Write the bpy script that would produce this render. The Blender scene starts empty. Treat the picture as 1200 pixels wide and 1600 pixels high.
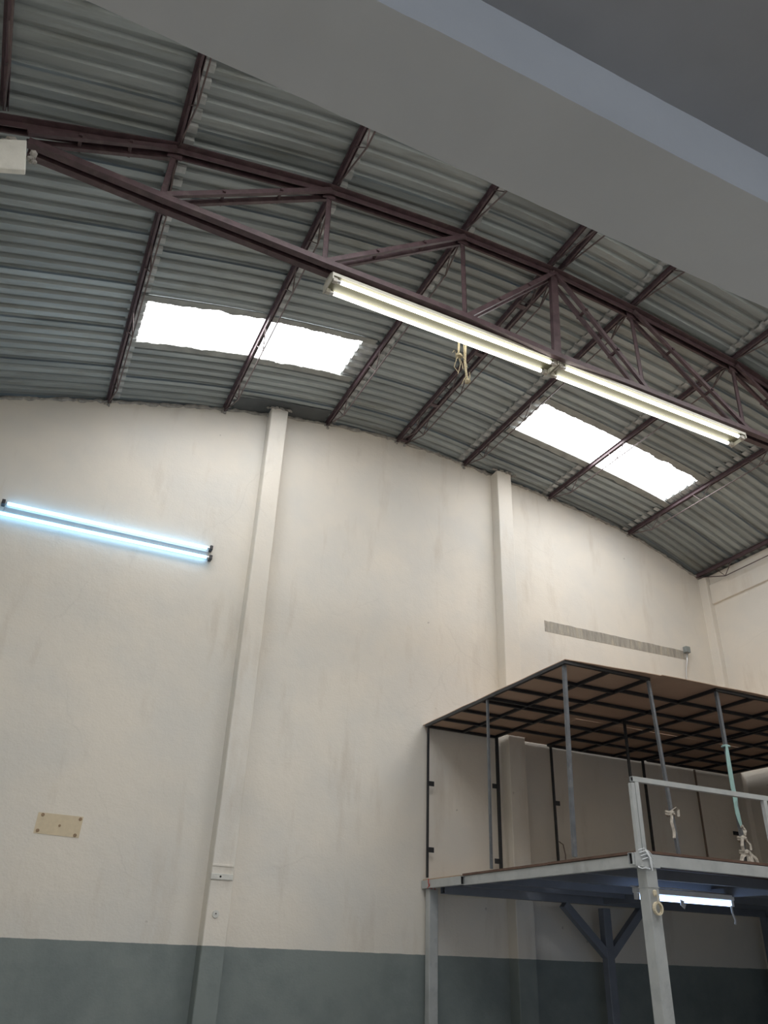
import bpy, bmesh, math, random
import numpy as np
from mathutils import Vector, Matrix
from mathutils import noise as mnoise

C = bpy.context.scene.collection
S = bpy.context.scene
H = 1.6                       # eye height above the floor; heights below are given from eye level

# ------------------------------------------------------------------ camera, world, lights, exposure
yaw, pit, rol, foc = 0.42155785, 0.51493369, 0.04012432, 1224.76
cy, sy, cp, sp, cr, sr = math.cos(yaw), math.sin(yaw), math.cos(pit), math.sin(pit), math.cos(rol), math.sin(rol)
fw = Vector((sy * cp, cy * cp, sp)); rt = Vector((cy, -sy, 0)); up = rt.cross(fw)
rt2 = cr * rt + sr * up; up2 = -sr * rt + cr * up
cam_d = bpy.data.cameras.new('camera'); cam = bpy.data.objects.new('camera', cam_d); C.objects.link(cam)
cam.matrix_world = Matrix(((rt2.x, up2.x, -fw.x, 0), (rt2.y, up2.y, -fw.y, 0), (rt2.z, up2.z, -fw.z, H), (0, 0, 0, 1)))
cam_d.sensor_fit = 'VERTICAL'; cam_d.sensor_height = 36.0; cam_d.lens = foc / 1600.0 * 36.0
cam_d.clip_start = 0.05; cam_d.clip_end = 200
S.camera = cam

W = bpy.data.worlds.new('sky'); S.world = W; W.use_nodes = True
bg = W.node_tree.nodes['Background']
bg.inputs[0].default_value = (0.70, 0.82, 1.0, 1); bg.inputs[1].default_value = 1.6      # hazy bright sky

SKYLIGHT = 11.5
TUBE = 8.0
def area(name, loc, rot, sx, sy_, power, col):
    l = bpy.data.lights.new(name, 'AREA'); l.shape = 'RECTANGLE'; l.size = sx; l.size_y = sy_
    l.energy = power; l.color = col
    o = bpy.data.objects.new(name, l); C.objects.link(o); o.location = loc; o.rotation_euler = rot
    return o
# daylight through the street doorway behind the camera
area('doorway_daylight', (1.2, -4.05, H - 0.15), (math.radians(90), 0, 0), 2.2, 2.7, 9, (0.66, 0.76, 1.0))

S.view_settings.view_transform = 'Standard'; S.view_settings.look = 'None'
S.view_settings.gamma = 1.0; S.view_settings.use_curve_mapping = False
S.view_settings.exposure = 0.0
S.render.film_transparent = False
try:
    S.cycles.max_bounces = 8; S.cycles.diffuse_bounces = 5; S.cycles.caustics_reflective = False
    S.cycles.caustics_refractive = False; S.cycles.sample_clamp_indirect = 4.0
except Exception: pass

# ------------------------------------------------------------------ materials
def nodes(name):
    m = bpy.data.materials.new(name); m.use_nodes = True
    nt = m.node_tree; return m, nt, nt.nodes['Principled BSDF']
def mat(name, col, rough=0.6, metal=0.0, var=0.08, scale=6.0, bump=0.0, bscale=60.0, rand=0.0, stain=None, sscale=1.5, stretch=(1, 1, 1)):
    m, nt, b = nodes(name); N, L = nt.nodes, nt.links
    tc = N.new('ShaderNodeTexCoord'); mp = N.new('ShaderNodeMapping'); mp.inputs['Scale'].default_value = stretch
    geo = N.new('ShaderNodeNewGeometry'); L.new(geo.outputs['Position'], mp.inputs[0])
    n1 = N.new('ShaderNodeTexNoise'); n1.inputs['Scale'].default_value = scale; n1.inputs['Detail'].default_value = 6
    L.new(mp.outputs[0], n1.inputs['Vector'])
    r = N.new('ShaderNodeMapRange'); r.inputs[1].default_value = 0.3; r.inputs[2].default_value = 0.7
    r.inputs[3].default_value = 1 - var; r.inputs[4].default_value = 1 + var
    L.new(n1.outputs['Fac'], r.inputs[0])
    hsv = N.new('ShaderNodeHueSaturation'); hsv.inputs['Color'].default_value = (*col, 1)
    L.new(r.outputs[0], hsv.inputs['Value'])
    out = hsv.outputs[0]
    if rand:
        oi = N.new('ShaderNodeObjectInfo'); r2 = N.new('ShaderNodeMapRange'); r2.inputs[3].default_value = 1 - rand; r2.inputs[4].default_value = 1 + rand
        L.new(oi.outputs['Random'], r2.inputs[0]); h2 = N.new('ShaderNodeHueSaturation')
        L.new(r2.outputs[0], h2.inputs['Value']); L.new(out, h2.inputs['Color']); out = h2.outputs[0]
    if stain:
        n2 = N.new('ShaderNodeTexNoise'); n2.inputs['Scale'].default_value = sscale; n2.inputs['Detail'].default_value = 8; n2.inputs['Roughness'].default_value = 0.65
        L.new(mp.outputs[0], n2.inputs['Vector'])
        r3 = N.new('ShaderNodeMapRange'); r3.inputs[1].default_value = 0.52; r3.inputs[2].default_value = 0.75
        L.new(n2.outputs['Fac'], r3.inputs[0])
        mx = N.new('ShaderNodeMix'); mx.data_type = 'RGBA'; mx.inputs[7].default_value = (*stain, 1)
        L.new(r3.outputs[0], mx.inputs[0]); L.new(out, mx.inputs[6]); out = mx.outputs[2]
    L.new(out, b.inputs['Base Color'])
    b.inputs['Roughness'].default_value = rough; b.inputs['Metallic'].default_value = metal
    if bump:
        n3 = N.new('ShaderNodeTexNoise'); n3.inputs['Scale'].default_value = bscale; n3.inputs['Detail'].default_value = 4
        L.new(geo.outputs['Position'], n3.inputs['Vector'])
        bp = N.new('ShaderNodeBump'); bp.inputs['Strength'].default_value = bump; bp.inputs['Distance'].default_value = 0.01
        L.new(n3.outputs['Fac'], bp.inputs['Height']); L.new(bp.outputs[0], b.inputs['Normal'])
    return m
def glow(name, col, strength):
    m = bpy.data.materials.new(name); m.use_nodes = True; nt = m.node_tree; nt.nodes.clear()
    e = nt.nodes.new('ShaderNodeEmission'); e.inputs[0].default_value = (*col, 1); e.inputs[1].default_value = strength
    o = nt.nodes.new('ShaderNodeOutputMaterial'); nt.links.new(e.outputs[0], o.inputs[0]); return m

def plaster_mat(name, up_col, low_col, line_z):
    """painted plaster: cream above the dado line, blue grey below; patchy repaint, hairline cracks, scuffs"""
    m, nt, b = nodes(name); N, L = nt.nodes, nt.links
    geo = N.new('ShaderNodeNewGeometry'); sep = N.new('ShaderNodeSeparateXYZ'); L.new(geo.outputs['Position'], sep.inputs[0])
    def noise(scale, detail=6, rough=0.55, vec=None, dist=0.0):
        n = N.new('ShaderNodeTexNoise'); n.inputs['Scale'].default_value = scale; n.inputs['Detail'].default_value = detail
        n.inputs['Roughness'].default_value = rough; n.inputs['Distortion'].default_value = dist
        L.new(vec or geo.outputs['Position'], n.inputs['Vector']); return n.outputs['Fac']
    def rng(src, a, b_, c, d):
        r = N.new('ShaderNodeMapRange'); r.inputs[1].default_value = a; r.inputs[2].default_value = b_; r.inputs[3].default_value = c; r.inputs[4].default_value = d
        L.new(src, r.inputs[0]); return r.outputs[0]
    def math_(op, a, b_):
        x = N.new('ShaderNodeMath'); x.operation = op
        for i, v in enumerate((a, b_)):
            if isinstance(v, (int, float)): x.inputs[i].default_value = v
            else: L.new(v, x.inputs[i])
        return x.outputs[0]
    def mix(f, a, b_):
        x = N.new('ShaderNodeMix'); x.data_type = 'RGBA'
        if isinstance(f, float): x.inputs[0].default_value = f
        else: L.new(f, x.inputs[0])
        for i, v in ((6, a), (7, b_)):
            if isinstance(v, tuple): x.inputs[i].default_value = (*v, 1)
            else: L.new(v, x.inputs[i])
        return x.outputs[2]
    # upper paint: warm and cool patches
    cool = tuple(c * k for c, k in zip(up_col, (0.90, 0.93, 0.97)))
    dirt = tuple(c * k for c, k in zip(up_col, (0.74, 0.70, 0.66)))
    upc = mix(rng(noise(0.8, 5), 0.4, 0.62, 0, 1), up_col, cool)
    mp = N.new('ShaderNodeMapping'); mp.inputs['Scale'].default_value = (1.0, 1.0, 0.22); L.new(geo.outputs['Position'], mp.inputs[0])
    upc = mix(rng(noise(3.2, 8, 0.62, mp.outputs[0]), 0.56, 0.82, 0, 0.75), upc, dirt)
    # dado paint
    lo2 = tuple(c * k for c, k in zip(low_col, (0.80, 0.82, 0.84)))
    loc = mix(rng(noise(2.2, 8, 0.6), 0.42, 0.66, 0, 1), low_col, lo2)
    wob = math_('MULTIPLY', math_('SUBTRACT', noise(9, 4), 0.5), 0.012)
    zz = math_('ADD', sep.outputs['Z'], wob)
    col = mix(math_('GREATER_THAN', zz, line_z), loc, upc)
    # hairline cracks
    v = N.new('ShaderNodeTexVoronoi'); v.feature = 'DISTANCE_TO_EDGE'; v.inputs['Scale'].default_value = 0.55
    dn = N.new('ShaderNodeTexNoise'); dn.inputs['Scale'].default_value = 2.5; dn.inputs['Detail'].default_value = 6; L.new(geo.outputs['Position'], dn.inputs['Vector'])
    vm = N.new('ShaderNodeMix'); vm.data_type = 'VECTOR'; vm.inputs[0].default_value = 0.22
    L.new(geo.outputs['Position'], vm.inputs[4]); L.new(dn.outputs['Color'], vm.inputs[5]); L.new(vm.outputs[1], v.inputs['Vector'])
    crack = math_('MULTIPLY', rng(v.outputs['Distance'], 0.0, 0.0045, 1, 0), rng(noise(0.7, 3), 0.52, 0.62, 0, 0.12))
    col = mix(crack, col, tuple(c * 0.45 for c in up_col))
    # small chips and scuffs
    v2 = N.new('ShaderNodeTexVoronoi'); v2.inputs['Scale'].default_value = 2.6; L.new(geo.outputs['Position'], v2.inputs['Vector'])
    chip = math_('MULTIPLY', math_('LESS_THAN', math_('ADD', v2.outputs['Distance'], math_('MULTIPLY', noise(40, 4), 0.10)), 0.085), rng(noise(1.1, 2), 0.5, 0.56, 0, 0.6))
    col = mix(chip, col, tuple(c * 0.5 for c in up_col))
    L.new(col, b.inputs['Base Color']); b.inputs['Roughness'].default_value = 0.75
    bp = N.new('ShaderNodeBump'); bp.inputs['Strength'].default_value = 0.35; bp.inputs['Distance'].default_value = 0.02
    L.new(math_('ADD', noise(5, 6), math_('MULTIPLY', noise(45, 3), 0.25)), bp.inputs['Height']); L.new(bp.outputs[0], b.inputs['Normal'])
    return m

M = {}
M['wall'] = plaster_mat('wall_plaster', (0.78, 0.733, 0.655), (0.225, 0.26, 0.255), H + 0.025)
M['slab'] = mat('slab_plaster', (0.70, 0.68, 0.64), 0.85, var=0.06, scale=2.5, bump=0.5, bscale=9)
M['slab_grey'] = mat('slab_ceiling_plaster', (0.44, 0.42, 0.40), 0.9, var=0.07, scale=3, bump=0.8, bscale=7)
M['floor'] = mat('floor_concrete', (0.40, 0.395, 0.38), 0.8, var=0.12, scale=2, bump=0.2, bscale=30)
M['sheet'] = mat('galvanised_sheet', (0.31, 0.345, 0.35), 0.48, 0.40, var=0.22, scale=1.6, rand=0.16, stain=(0.22, 0.23, 0.21), sscale=2.2, stretch=(0.35, 3.0, 1), bump=0.15, bscale=18)
M['bare_metal'] = mat('weathered_flat_metal', (0.30, 0.31, 0.295), 0.6, 0.2, var=0.2, scale=6)
M['flash'] = mat('dull_flashing', (0.10, 0.11, 0.115), 0.7, 0.3, var=0.15, scale=5)
M['olive'] = mat('olive_reflector', (0.13, 0.125, 0.08), 0.5)
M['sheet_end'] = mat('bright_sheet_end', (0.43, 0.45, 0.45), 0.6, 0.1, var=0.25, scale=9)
M['maroon'] = mat('maroon_steel_paint', (0.070, 0.042, 0.048), 0.5, var=0.25, scale=12, stain=(0.11, 0.08, 0.078), sscale=9)
M['joist'] = mat('dark_maroon_steel', (0.085, 0.055, 0.064), 0.5, var=0.2, scale=12)
M['rod'] = mat('steel_rod', (0.12, 0.09, 0.09), 0.45, 0.3)
M['mortar'] = mat('rough_mortar', (0.33, 0.32, 0.30), 0.95, var=0.3, scale=14, bump=0.8, bscale=40)
M['whitecrete'] = mat('white_painted_concrete', (0.66, 0.66, 0.62), 0.8, var=0.08, scale=9, bump=0.4, bscale=30)
M['bare'] = mat('bare_concrete', (0.36, 0.34, 0.30), 0.9, var=0.2, scale=8, stain=(0.56, 0.49, 0.38), sscale=7, stretch=(3, 1, 0.5), bump=0.4)
M['skylight'] = glow('backlit_skylight', (1.0, 1.0, 1.0), SKYLIGHT)
M['tube'] = glow('warm_white_tube', (1.0, 0.975, 0.87), TUBE)
M['tube_blue'] = glow('cool_white_tube', (0.27, 0.62, 1.0), 5.5)
M['tube_under'] = glow('cool_tube_under_deck', (0.46, 0.64, 1.0), 6.0)
M['tube_added'] = glow('added_tube_under_slab', (0.62, 0.74, 1.0), 30.0)
M['cap'] = mat('aluminium_cap', (0.55, 0.55, 0.55), 0.35, 0.8)
M['socket'] = mat('dark_lamp_socket', (0.045, 0.045, 0.05), 0.5)
M['socket_lt'] = mat('pale_lamp_socket', (0.42, 0.40, 0.36), 0.5)
M['tray'] = mat('enamel_tray', (0.50, 0.49, 0.43), 0.35, var=0.05)
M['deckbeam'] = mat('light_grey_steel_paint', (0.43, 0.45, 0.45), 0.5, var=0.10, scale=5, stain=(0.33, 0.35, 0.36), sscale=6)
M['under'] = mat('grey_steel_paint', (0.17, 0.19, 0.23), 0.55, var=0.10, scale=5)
M['black'] = mat('black_steel_paint', (0.014, 0.016, 0.021), 0.42, var=0.2, scale=10)
M['grey_post'] = mat('slate_grey_steel', (0.105, 0.115, 0.13), 0.5, var=0.2, scale=9, stain=(0.20, 0.20, 0.20), sscale=14)
M['hole'] = mat('dark_tube_interior', (0.006, 0.006, 0.007), 0.9)
M['ply'] = mat('brown_plywood', (0.12, 0.07, 0.05), 0.7, var=0.2, scale=4, stretch=(1, 5, 1), rand=0.12)
M['plylight'] = mat('pale_plywood', (0.42, 0.30, 0.20), 0.7, var=0.15, scale=4, stretch=(1, 5, 1))
M['board'] = mat('brown_hardboard', (0.50, 0.36, 0.265), 0.75, var=0.08, scale=2, rand=0.05)
M['rope'] = mat('natural_rope', (0.42, 0.36, 0.24), 0.9, var=0.3, scale=80, bump=0.6, bscale=300)
M['rag'] = mat('dirty_white_rag', (0.50, 0.46, 0.40), 0.9, var=0.25, scale=30)
M['teal'] = mat('pale_teal_ribbon', (0.30, 0.48, 0.46), 0.7, var=0.1, scale=15)
M['plastic'] = mat('white_plastic_strip', (0.72, 0.75, 0.78), 0.5)
M['tape'] = mat('cream_tape', (0.68, 0.60, 0.44), 0.6)
M['box'] = mat('grey_box', (0.24, 0.27, 0.27), 0.5)
M['bodygrey'] = mat('grey_lamp_body', (0.36, 0.35, 0.33), 0.5)
M['conduit'] = mat('galvanised_conduit', (0.6, 0.6, 0.6), 0.3, 0.7)
M['paper'] = mat('cream_paint_patch', (0.66, 0.56, 0.40), 0.8, var=0.05, scale=20)
M['glue'] = mat('brown_glue_spot', (0.30, 0.21, 0.13), 0.8, var=0.3, scale=60)
M['tan'] = mat('tan_painted_steel', (0.20, 0.15, 0.12), 0.6)
M['red'] = mat('red_wire', (0.45, 0.05, 0.04), 0.5)

# ------------------------------------------------------------------ geometry helpers
class MB:
    def __init__(s): s.v = []; s.f = []
    def add(s, vs, fs):
        n = len(s.v); s.v += [tuple(v) for v in vs]; s.f += [tuple(i + n for i in f) for f in fs]; return s
    def box(s, x0, x1, y0, y1, z0, z1):
        return s.add([(x, y, z) for x in (x0, x1) for y in (y0, y1) for z in (z0, z1)],
                     [(0, 1, 3, 2), (4, 6, 7, 5), (0, 4, 5, 1), (2, 3, 7, 6), (0, 2, 6, 4), (1, 5, 7, 3)])
    def bar(s, a, b, w, h, upv=(0, 0, 1)):
        """rectangular bar from a to b: w across, h along upv"""
        a, b = Vector(a), Vector(b); d = (b - a).normalized(); u = Vector(upv)
        u = (u - d * u.dot(d)); u = u.normalized() if u.length > 1e-5 else d.orthogonal().normalized(); r = d.cross(u)
        vs = [p + r * i * w / 2 + u * j * h / 2 for p in (a, b) for i, j in ((-1, -1), (1, -1), (1, 1), (-1, 1))]
        return s.add(vs, [(3, 2, 1, 0), (4, 5, 6, 7), (0, 1, 5, 4), (1, 2, 6, 5), (2, 3, 7, 6), (3, 0, 4, 7)])
    def angle(s, a, b, w, h, t, upv=(0, 0, 1), side=1):
        """an L-section: flange w wide on top, leg h deep hanging at one side"""
        a, b = Vector(a), Vector(b); d = (b - a).normalized(); u = Vector(upv); u = (u - d * u.dot(d)).normalized(); r = d.cross(u) * side
        s.bar(a - u * t / 2, b - u * t / 2, w, t, u)
        o = r * (w / 2 - t / 2) - u * h / 2
        return s.bar(a + o, b + o, t, h, u)
    def tube(s, pts, r, n=6, closed=False, caps=True):
        pts = [Vector(p) for p in pts]; m = len(pts); rings = []
        rr = r if isinstance(r, (list, tuple)) else [r] * m
        prev = None
        for i, p in enumerate(pts):
            if closed: d = pts[(i + 1) % m] - pts[i - 1]
            else: d = pts[min(i + 1, m - 1)] - pts[max(i - 1, 0)]
            d.normalize()
            u = prev if prev is not None else (Vector((0, 0, 1)) if abs(d.z) < 0.9 else Vector((1, 0, 0)))
            u = (u - d * u.dot(d)).normalized(); prev = u; w = d.cross(u)
            rings.append([p + (u * math.cos(2 * math.pi * k / n) + w * math.sin(2 * math.pi * k / n)) * rr[i] for k in range(n)])
        vs = [v for R in rings for v in R]; fs = []
        for i in range(m if closed else m - 1):
            j = (i + 1) % m
            for k in range(n): fs.append((i * n + k, i * n + (k + 1) % n, j * n + (k + 1) % n, j * n + k))
        if caps and not closed: fs += [tuple(range(n - 1, -1, -1)), tuple((m - 1) * n + k for k in range(n))]
        return s.add(vs, fs)
    def ribbon(s, pts, w, across=(1, 0, 0), t=0.002, twist=None):
        pts = [Vector(p) for p in pts]; m = len(pts); vs = []; fs = []
        for i, p in enumerate(pts):
            d = (pts[min(i + 1, m - 1)] - pts[max(i - 1, 0)]).normalized(); a = Vector(across); a = (a - d * a.dot(d)).normalized()
            if twist: a = Matrix.Rotation(twist[i], 3, d) @ a
            nrm = d.cross(a); ww = w[i] if isinstance(w, (list, tuple)) else w
            vs += [p + a * ww / 2 + nrm * t, p - a * ww / 2 + nrm * t, p - a * ww / 2 - nrm * t, p + a * ww / 2 - nrm * t]
        for i in range(m - 1):
            for k in range(4): fs.append((i * 4 + k, i * 4 + (k + 1) % 4, i * 4 + 4 + (k + 1) % 4, i * 4 + 4 + k))
        fs += [(3, 2, 1, 0), tuple((m - 1) * 4 + k for k in range(4))]
        return s.add(vs, fs)
    def rtube(s, a, b, w, h, t=0.003, upv=(0, 0, 1)):
        """hollow rectangular tube, open at both ends"""
        a, b = Vector(a), Vector(b); d = (b - a).normalized(); u = Vector(upv); u = (u - d * u.dot(d)).normalized(); r = d.cross(u)
        vs = []
        for p in (a, b):
            for k in (0, t):
                vs += [p + r * i * (w / 2 - k) + u * j * (h / 2 - k) for i, j in ((-1, -1), (1, -1), (1, 1), (-1, 1))]
        fs = []
        for k in range(4):
            q = (k + 1) % 4
            fs += [(k, q, 8 + q, 8 + k), (4 + q, 4 + k, 12 + k, 12 + q), (q, k, 4 + k, 4 + q), (8 + k, 8 + q, 12 + q, 12 + k)]
        return s.add(vs, fs)

def wloc(o):
    l = Vector((0, 0, 0))
    while o is not None: l += Vector(o.location); o = o.parent
    return l
def build(name, mb, m, parent=None, smooth=False, bevel=0, lift=True):
    v = np.array(mb.v, dtype=float)
    if lift: v[:, 2] += H
    lo, hi = v.min(0), v.max(0); c = (lo + hi) / 2
    if parent is None: c[2] = lo[2]
    me = bpy.data.meshes.new(name); me.from_pydata([tuple(p) for p in (v - c)], [], mb.f); me.materials.append(m)
    bm = bmesh.new(); bm.from_mesh(me); bmesh.ops.recalc_face_normals(bm, faces=bm.faces); bm.to_mesh(me); bm.free()
    if smooth:
        for p in me.polygons: p.use_smooth = True
    o = bpy.data.objects.new(name, me); C.objects.link(o)
    c = Vector(c)
    if parent is not None: o.parent = parent; o.location = c - wloc(parent)
    else: o.location = c
    if bevel:
        b = o.modifiers.new('soft_edge', 'BEVEL'); b.width = bevel; b.segments = 1; b.limit_method = 'ANGLE'
    return o
def tag(o, label=None, cat=None, group=None, kind=None):
    if label: o['label'] = label
    if cat: o['category'] = cat
    if group: o['group'] = group
    if kind: o['kind'] = kind
    return o
def thing(name, loc, label, cat, group=None, kind=None):
    o = bpy.data.objects.new(name, None); C.objects.link(o); o.location = (loc[0], loc[1], loc[2] + H); o.empty_display_size = 0.1
    return tag(o, label, cat, group, kind)

# ------------------------------------------------------------------ roof profile
RX = np.array([-1.5, -1.25, 0.04, 1.5, 2.98, 4.18, 5.27, 6.84, 8.41, 9.81, 10.13])
RZ = np.array([5.54, 5.63, 6.03, 6.42, 6.68, 6.765, 6.69, 6.54, 6.29, 5.82, 5.70])
def roofz(x):
    i = int(np.clip(np.searchsorted(RX, x) - 1, 0, len(RX) - 2))
    def slope(k):
        if k == 0: return (RZ[1] - RZ[0]) / (RX[1] - RX[0])
        if k == len(RX) - 1: return (RZ[-1] - RZ[-2]) / (RX[-1] - RX[-2])
        return (RZ[k + 1] - RZ[k - 1]) / (RX[k + 1] - RX[k - 1])
    h = RX[i + 1] - RX[i]; t = (x - RX[i]) / h
    return float((2 * t**3 - 3 * t**2 + 1) * RZ[i] + (t**3 - 2 * t**2 + t) * h * slope(i) + (-2 * t**3 + 3 * t**2) * RZ[i + 1] + (t**3 - t**2) * h * slope(i + 1))
def slope_at(x): return (roofz(x + 0.02) - roofz(x - 0.02)) / 0.04
def truss_y(x): return 4.77 + 0.04 * x
YB, XL, XR = 8.80, -1.5, 9.93       # back wall face, left wall face, right wall face

# ------------------------------------------------------------------ the setting
fl = build('floor', MB().box(XL - 0.2, XR + 0.2, -4.2, YB + 0.2, -H - 0.15, -H), M['floor']); tag(fl, kind='structure')

def wall_with_top(name, xs, y0, y1, zb, ztop):
    mb = MB(); n = len(xs); vs = []
    for x in xs: vs += [(x, y0, zb), (x, y1, zb), (x, y1, ztop(x)), (x, y0, ztop(x))]
    fs = [(0, 1, 2, 3), tuple((n - 1) * 4 + k for k in (3, 2, 1, 0))]
    for i in range(n - 1):
        for k in range(4): fs.append((i * 4 + k, i * 4 + (k + 1) % 4, i * 4 + 4 + (k + 1) % 4, i * 4 + 4 + k))
    mb.add(vs, fs); return build(name, mb, M['wall'])
xs = list(np.linspace(XL - 0.2, XR + 0.2, 60))
wb = wall_with_top('wall_back', xs, YB, YB + 0.2, -H, lambda x: roofz(x) - 0.015); tag(wb, kind='structure')
wf = wall_with_top('wall_front', xs, 0.80, 0.95, 1.85, lambda x: roofz(x) - 0.01); tag(wf, kind='structure')
wr = build('wall_right', MB().box(XR, XR + 0.2, -4.2, YB, -H, roofz(XR) - 0.01), M['wall']); tag(wr, kind='structure')
wl = build('wall_left', MB().box(XL - 0.2, XL, -4.2, YB, -H, roofz(XL) - 0.01), M['wall']); tag(wl, kind='structure')
# street side of the building with its doorway, behind the camera
ws = MB(); ws.box(XL, 0.0, -4.2, -4.0, -H, 1.7); ws.box(2.4, XR, -4.2, -4.0, -H, 1.7); ws.box(0.0, 2.4, -4.2, -4.0, 1.25, 1.7)
tag(build('wall_street', ws, M['wall']), kind='structure')

# rough mortar bead where the gable wall meets the sheets
random.seed(4)
mb = MB(); pts = []; rad = []
x = XL
while x < XR:
    pts.append((x, YB - 0.008 + random.uniform(-0.008, 0.01), roofz(x) - 0.03 + random.uniform(-0.014, 0.010))); rad.append(random.uniform(0.010, 0.032)); x += random.uniform(0.03, 0.075)
mb.tube(pts, rad, 6); build('mortar_bead', mb, M['mortar'], wb)
# pilasters
def pilaster(name, x0, x1, y0, ztop):
    mb = MB(); n = 26; zs = np.linspace(-H, ztop, n); vs = []
    for i, z in enumerate(zs):
        j = lambda k: 0.006 * mnoise.noise(Vector((k * 7.3 + x0, z * 1.3, k)))
        vs += [(x0 + j(1), YB + 0.02, z), (x1 + j(2), YB + 0.02, z), (x1 + j(2), y0 + j(3), z), (x0 + j(1), y0 + j(3), z)]
    fs = [(0, 1, 2, 3), tuple((n - 1) * 4 + k for k in (3, 2, 1, 0))]
    for i in range(n - 1):
        for k in range(4): fs.append((i * 4 + k, i * 4 + (k + 1) % 4, i * 4 + 4 + (k + 1) % 4, i * 4 + 4 + k))
    mb.add(vs, fs); o = build(name, mb, M['wall'], bevel=0.008); return tag(o, kind='structure')
p1 = pilaster('trim_1', 2.112, 2.345, 8.605, roofz(2.2) - 0.03)
p2 = pilaster('trim_2', 5.755, 6.005, 8.615, roofz(5.9) - 0.03)
p3 = pilaster('trim_3', 9.835, XR + 0.02, 8.64, roofz(9.86) - 0.06)
# ring beam along the right wall under the eave
tag(build('trim_4', MB().box(XR - 0.04, XR + 0.01, 0.95, 8.64, 5.25, 5.59), M['wall'], bevel=0.006), kind='structure')
# mortar packed around the pilaster tops
def blob(mb, c, r, seed=0, n=2, squash=(1, 1, 1)):
    bm = bmesh.new(); bmesh.ops.create_icosphere(bm, subdivisions=n, radius=1)
    vs = []
    for v in bm.verts:
        k = 1 + 0.35 * mnoise.noise(v.co * 2.2 + Vector((seed, seed * 1.7, 3)))
        vs.append((c[0] + v.co.x * r * k * squash[0], c[1] + v.co.y * r * k * squash[1], c[2] + v.co.z * r * k * squash[2]))
    fs = [tuple(v.index for v in f.verts) for f in bm.faces]; bm.free(); return mb.add(vs, fs)
for p, x0, x1, sd in ((p1, 2.05, 2.42, 1), (p2, 5.70, 6.10, 9)):
    mb = MB()
    for k in range(12):
        xx = x0 + (x1 - x0) * (k + random.uniform(0, .6)) / 12
        blob(mb, (xx, 8.62 + random.uniform(-.02, .03), roofz(xx) - 0.035 + random.uniform(-.01, .015)), random.uniform(0.014, 0.032), sd + k, 1, (1.3, 1, .8))
    build('mortar_cap', mb, M['mortar'], p)
# band, patched plate and round mark on the first pilaster
yy = 8.60
build('plaster_band', MB().box(2.112, 2.335, yy - 0.004, yy + 0.01, 0.735, 0.755), M['wall'], p1, bevel=0.002)
pl = build('patch_plate', MB().box(2.108, 2.335, yy - 0.010, yy + 0.01, 0.612, 0.668), M['whitecrete'], p1, bevel=0.003); pl['label'] = 'white filler patch with a dark hole'
build('plate_hole', MB().tube([(2.205, yy - 0.0125, 0.64), (2.205, yy - 0.006, 0.64)], 0.010, 8), M['hole'], pl)
rm = build('round_patch', MB().tube([(2.206, yy - 0.007, 0.303), (2.206, yy + 0.005, 0.303)], 0.034, 14), M['whitecrete'], p1)
build('patch_hole', MB().tube([(2.206, yy - 0.010, 0.306), (2.206, yy - 0.004, 0.306)], 0.006, 8), M['hole'], rm)

# corrugated roof: one object per sheet, mesh data shared down each bay
ceil = bpy.data.objects.new('ceiling', None); C.objects.link(ceil); ceil.location = (4.2, 4.9, H + 5.5); tag(ceil, kind='structure')
PITCH, COVER, RIBH = 0.148, 0.74, 0.034
def ribs(n, y0=0.0, extra=0.035):
    """section across the sheet: low flat pans facing down, narrow raised ribs; ends lap the neighbour"""
    p = []
    for k in range(n):
        y = y0 + k * PITCH
        p += [(y, 0), (y + 0.072, 0), (y + 0.088, RIBH), (y + 0.128, RIBH)]
    p[-1] = (y0 + n * PITCH - 0.024, RIBH); p += [(y0 + n * PITCH - 0.012, 0.015), (y0 + n * PITCH + extra + .015, 0.015)]
    return p
bays = [(XL - 0.05, 0.04), (0.04, 1.5), (1.5, 2.98), (2.98, 4.18), (4.18, 5.27), (5.27, 6.84), (6.84, 8.41), (8.41, 10.08)]
offs = [0.0, 0.30, 0.30, 0.10, 0.04, 0.30, 0.28, 0.16]
SKY_Y0 = 6.93
SKEW = 0.04                       # the sheets run a little off square to the gable wall, like the truss
SHIFT = [-0.05, -0.09, -0.01, 0.0, 0.02, 0.03, 0.09, 0.10]
def sky_y(x):
    b = 0
    while b < 7 and x > bays[b][1]: b += 1
    return SHIFT[b] + SKEW * (x - (bays[b][0] + bays[b][1]) / 2)
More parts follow.
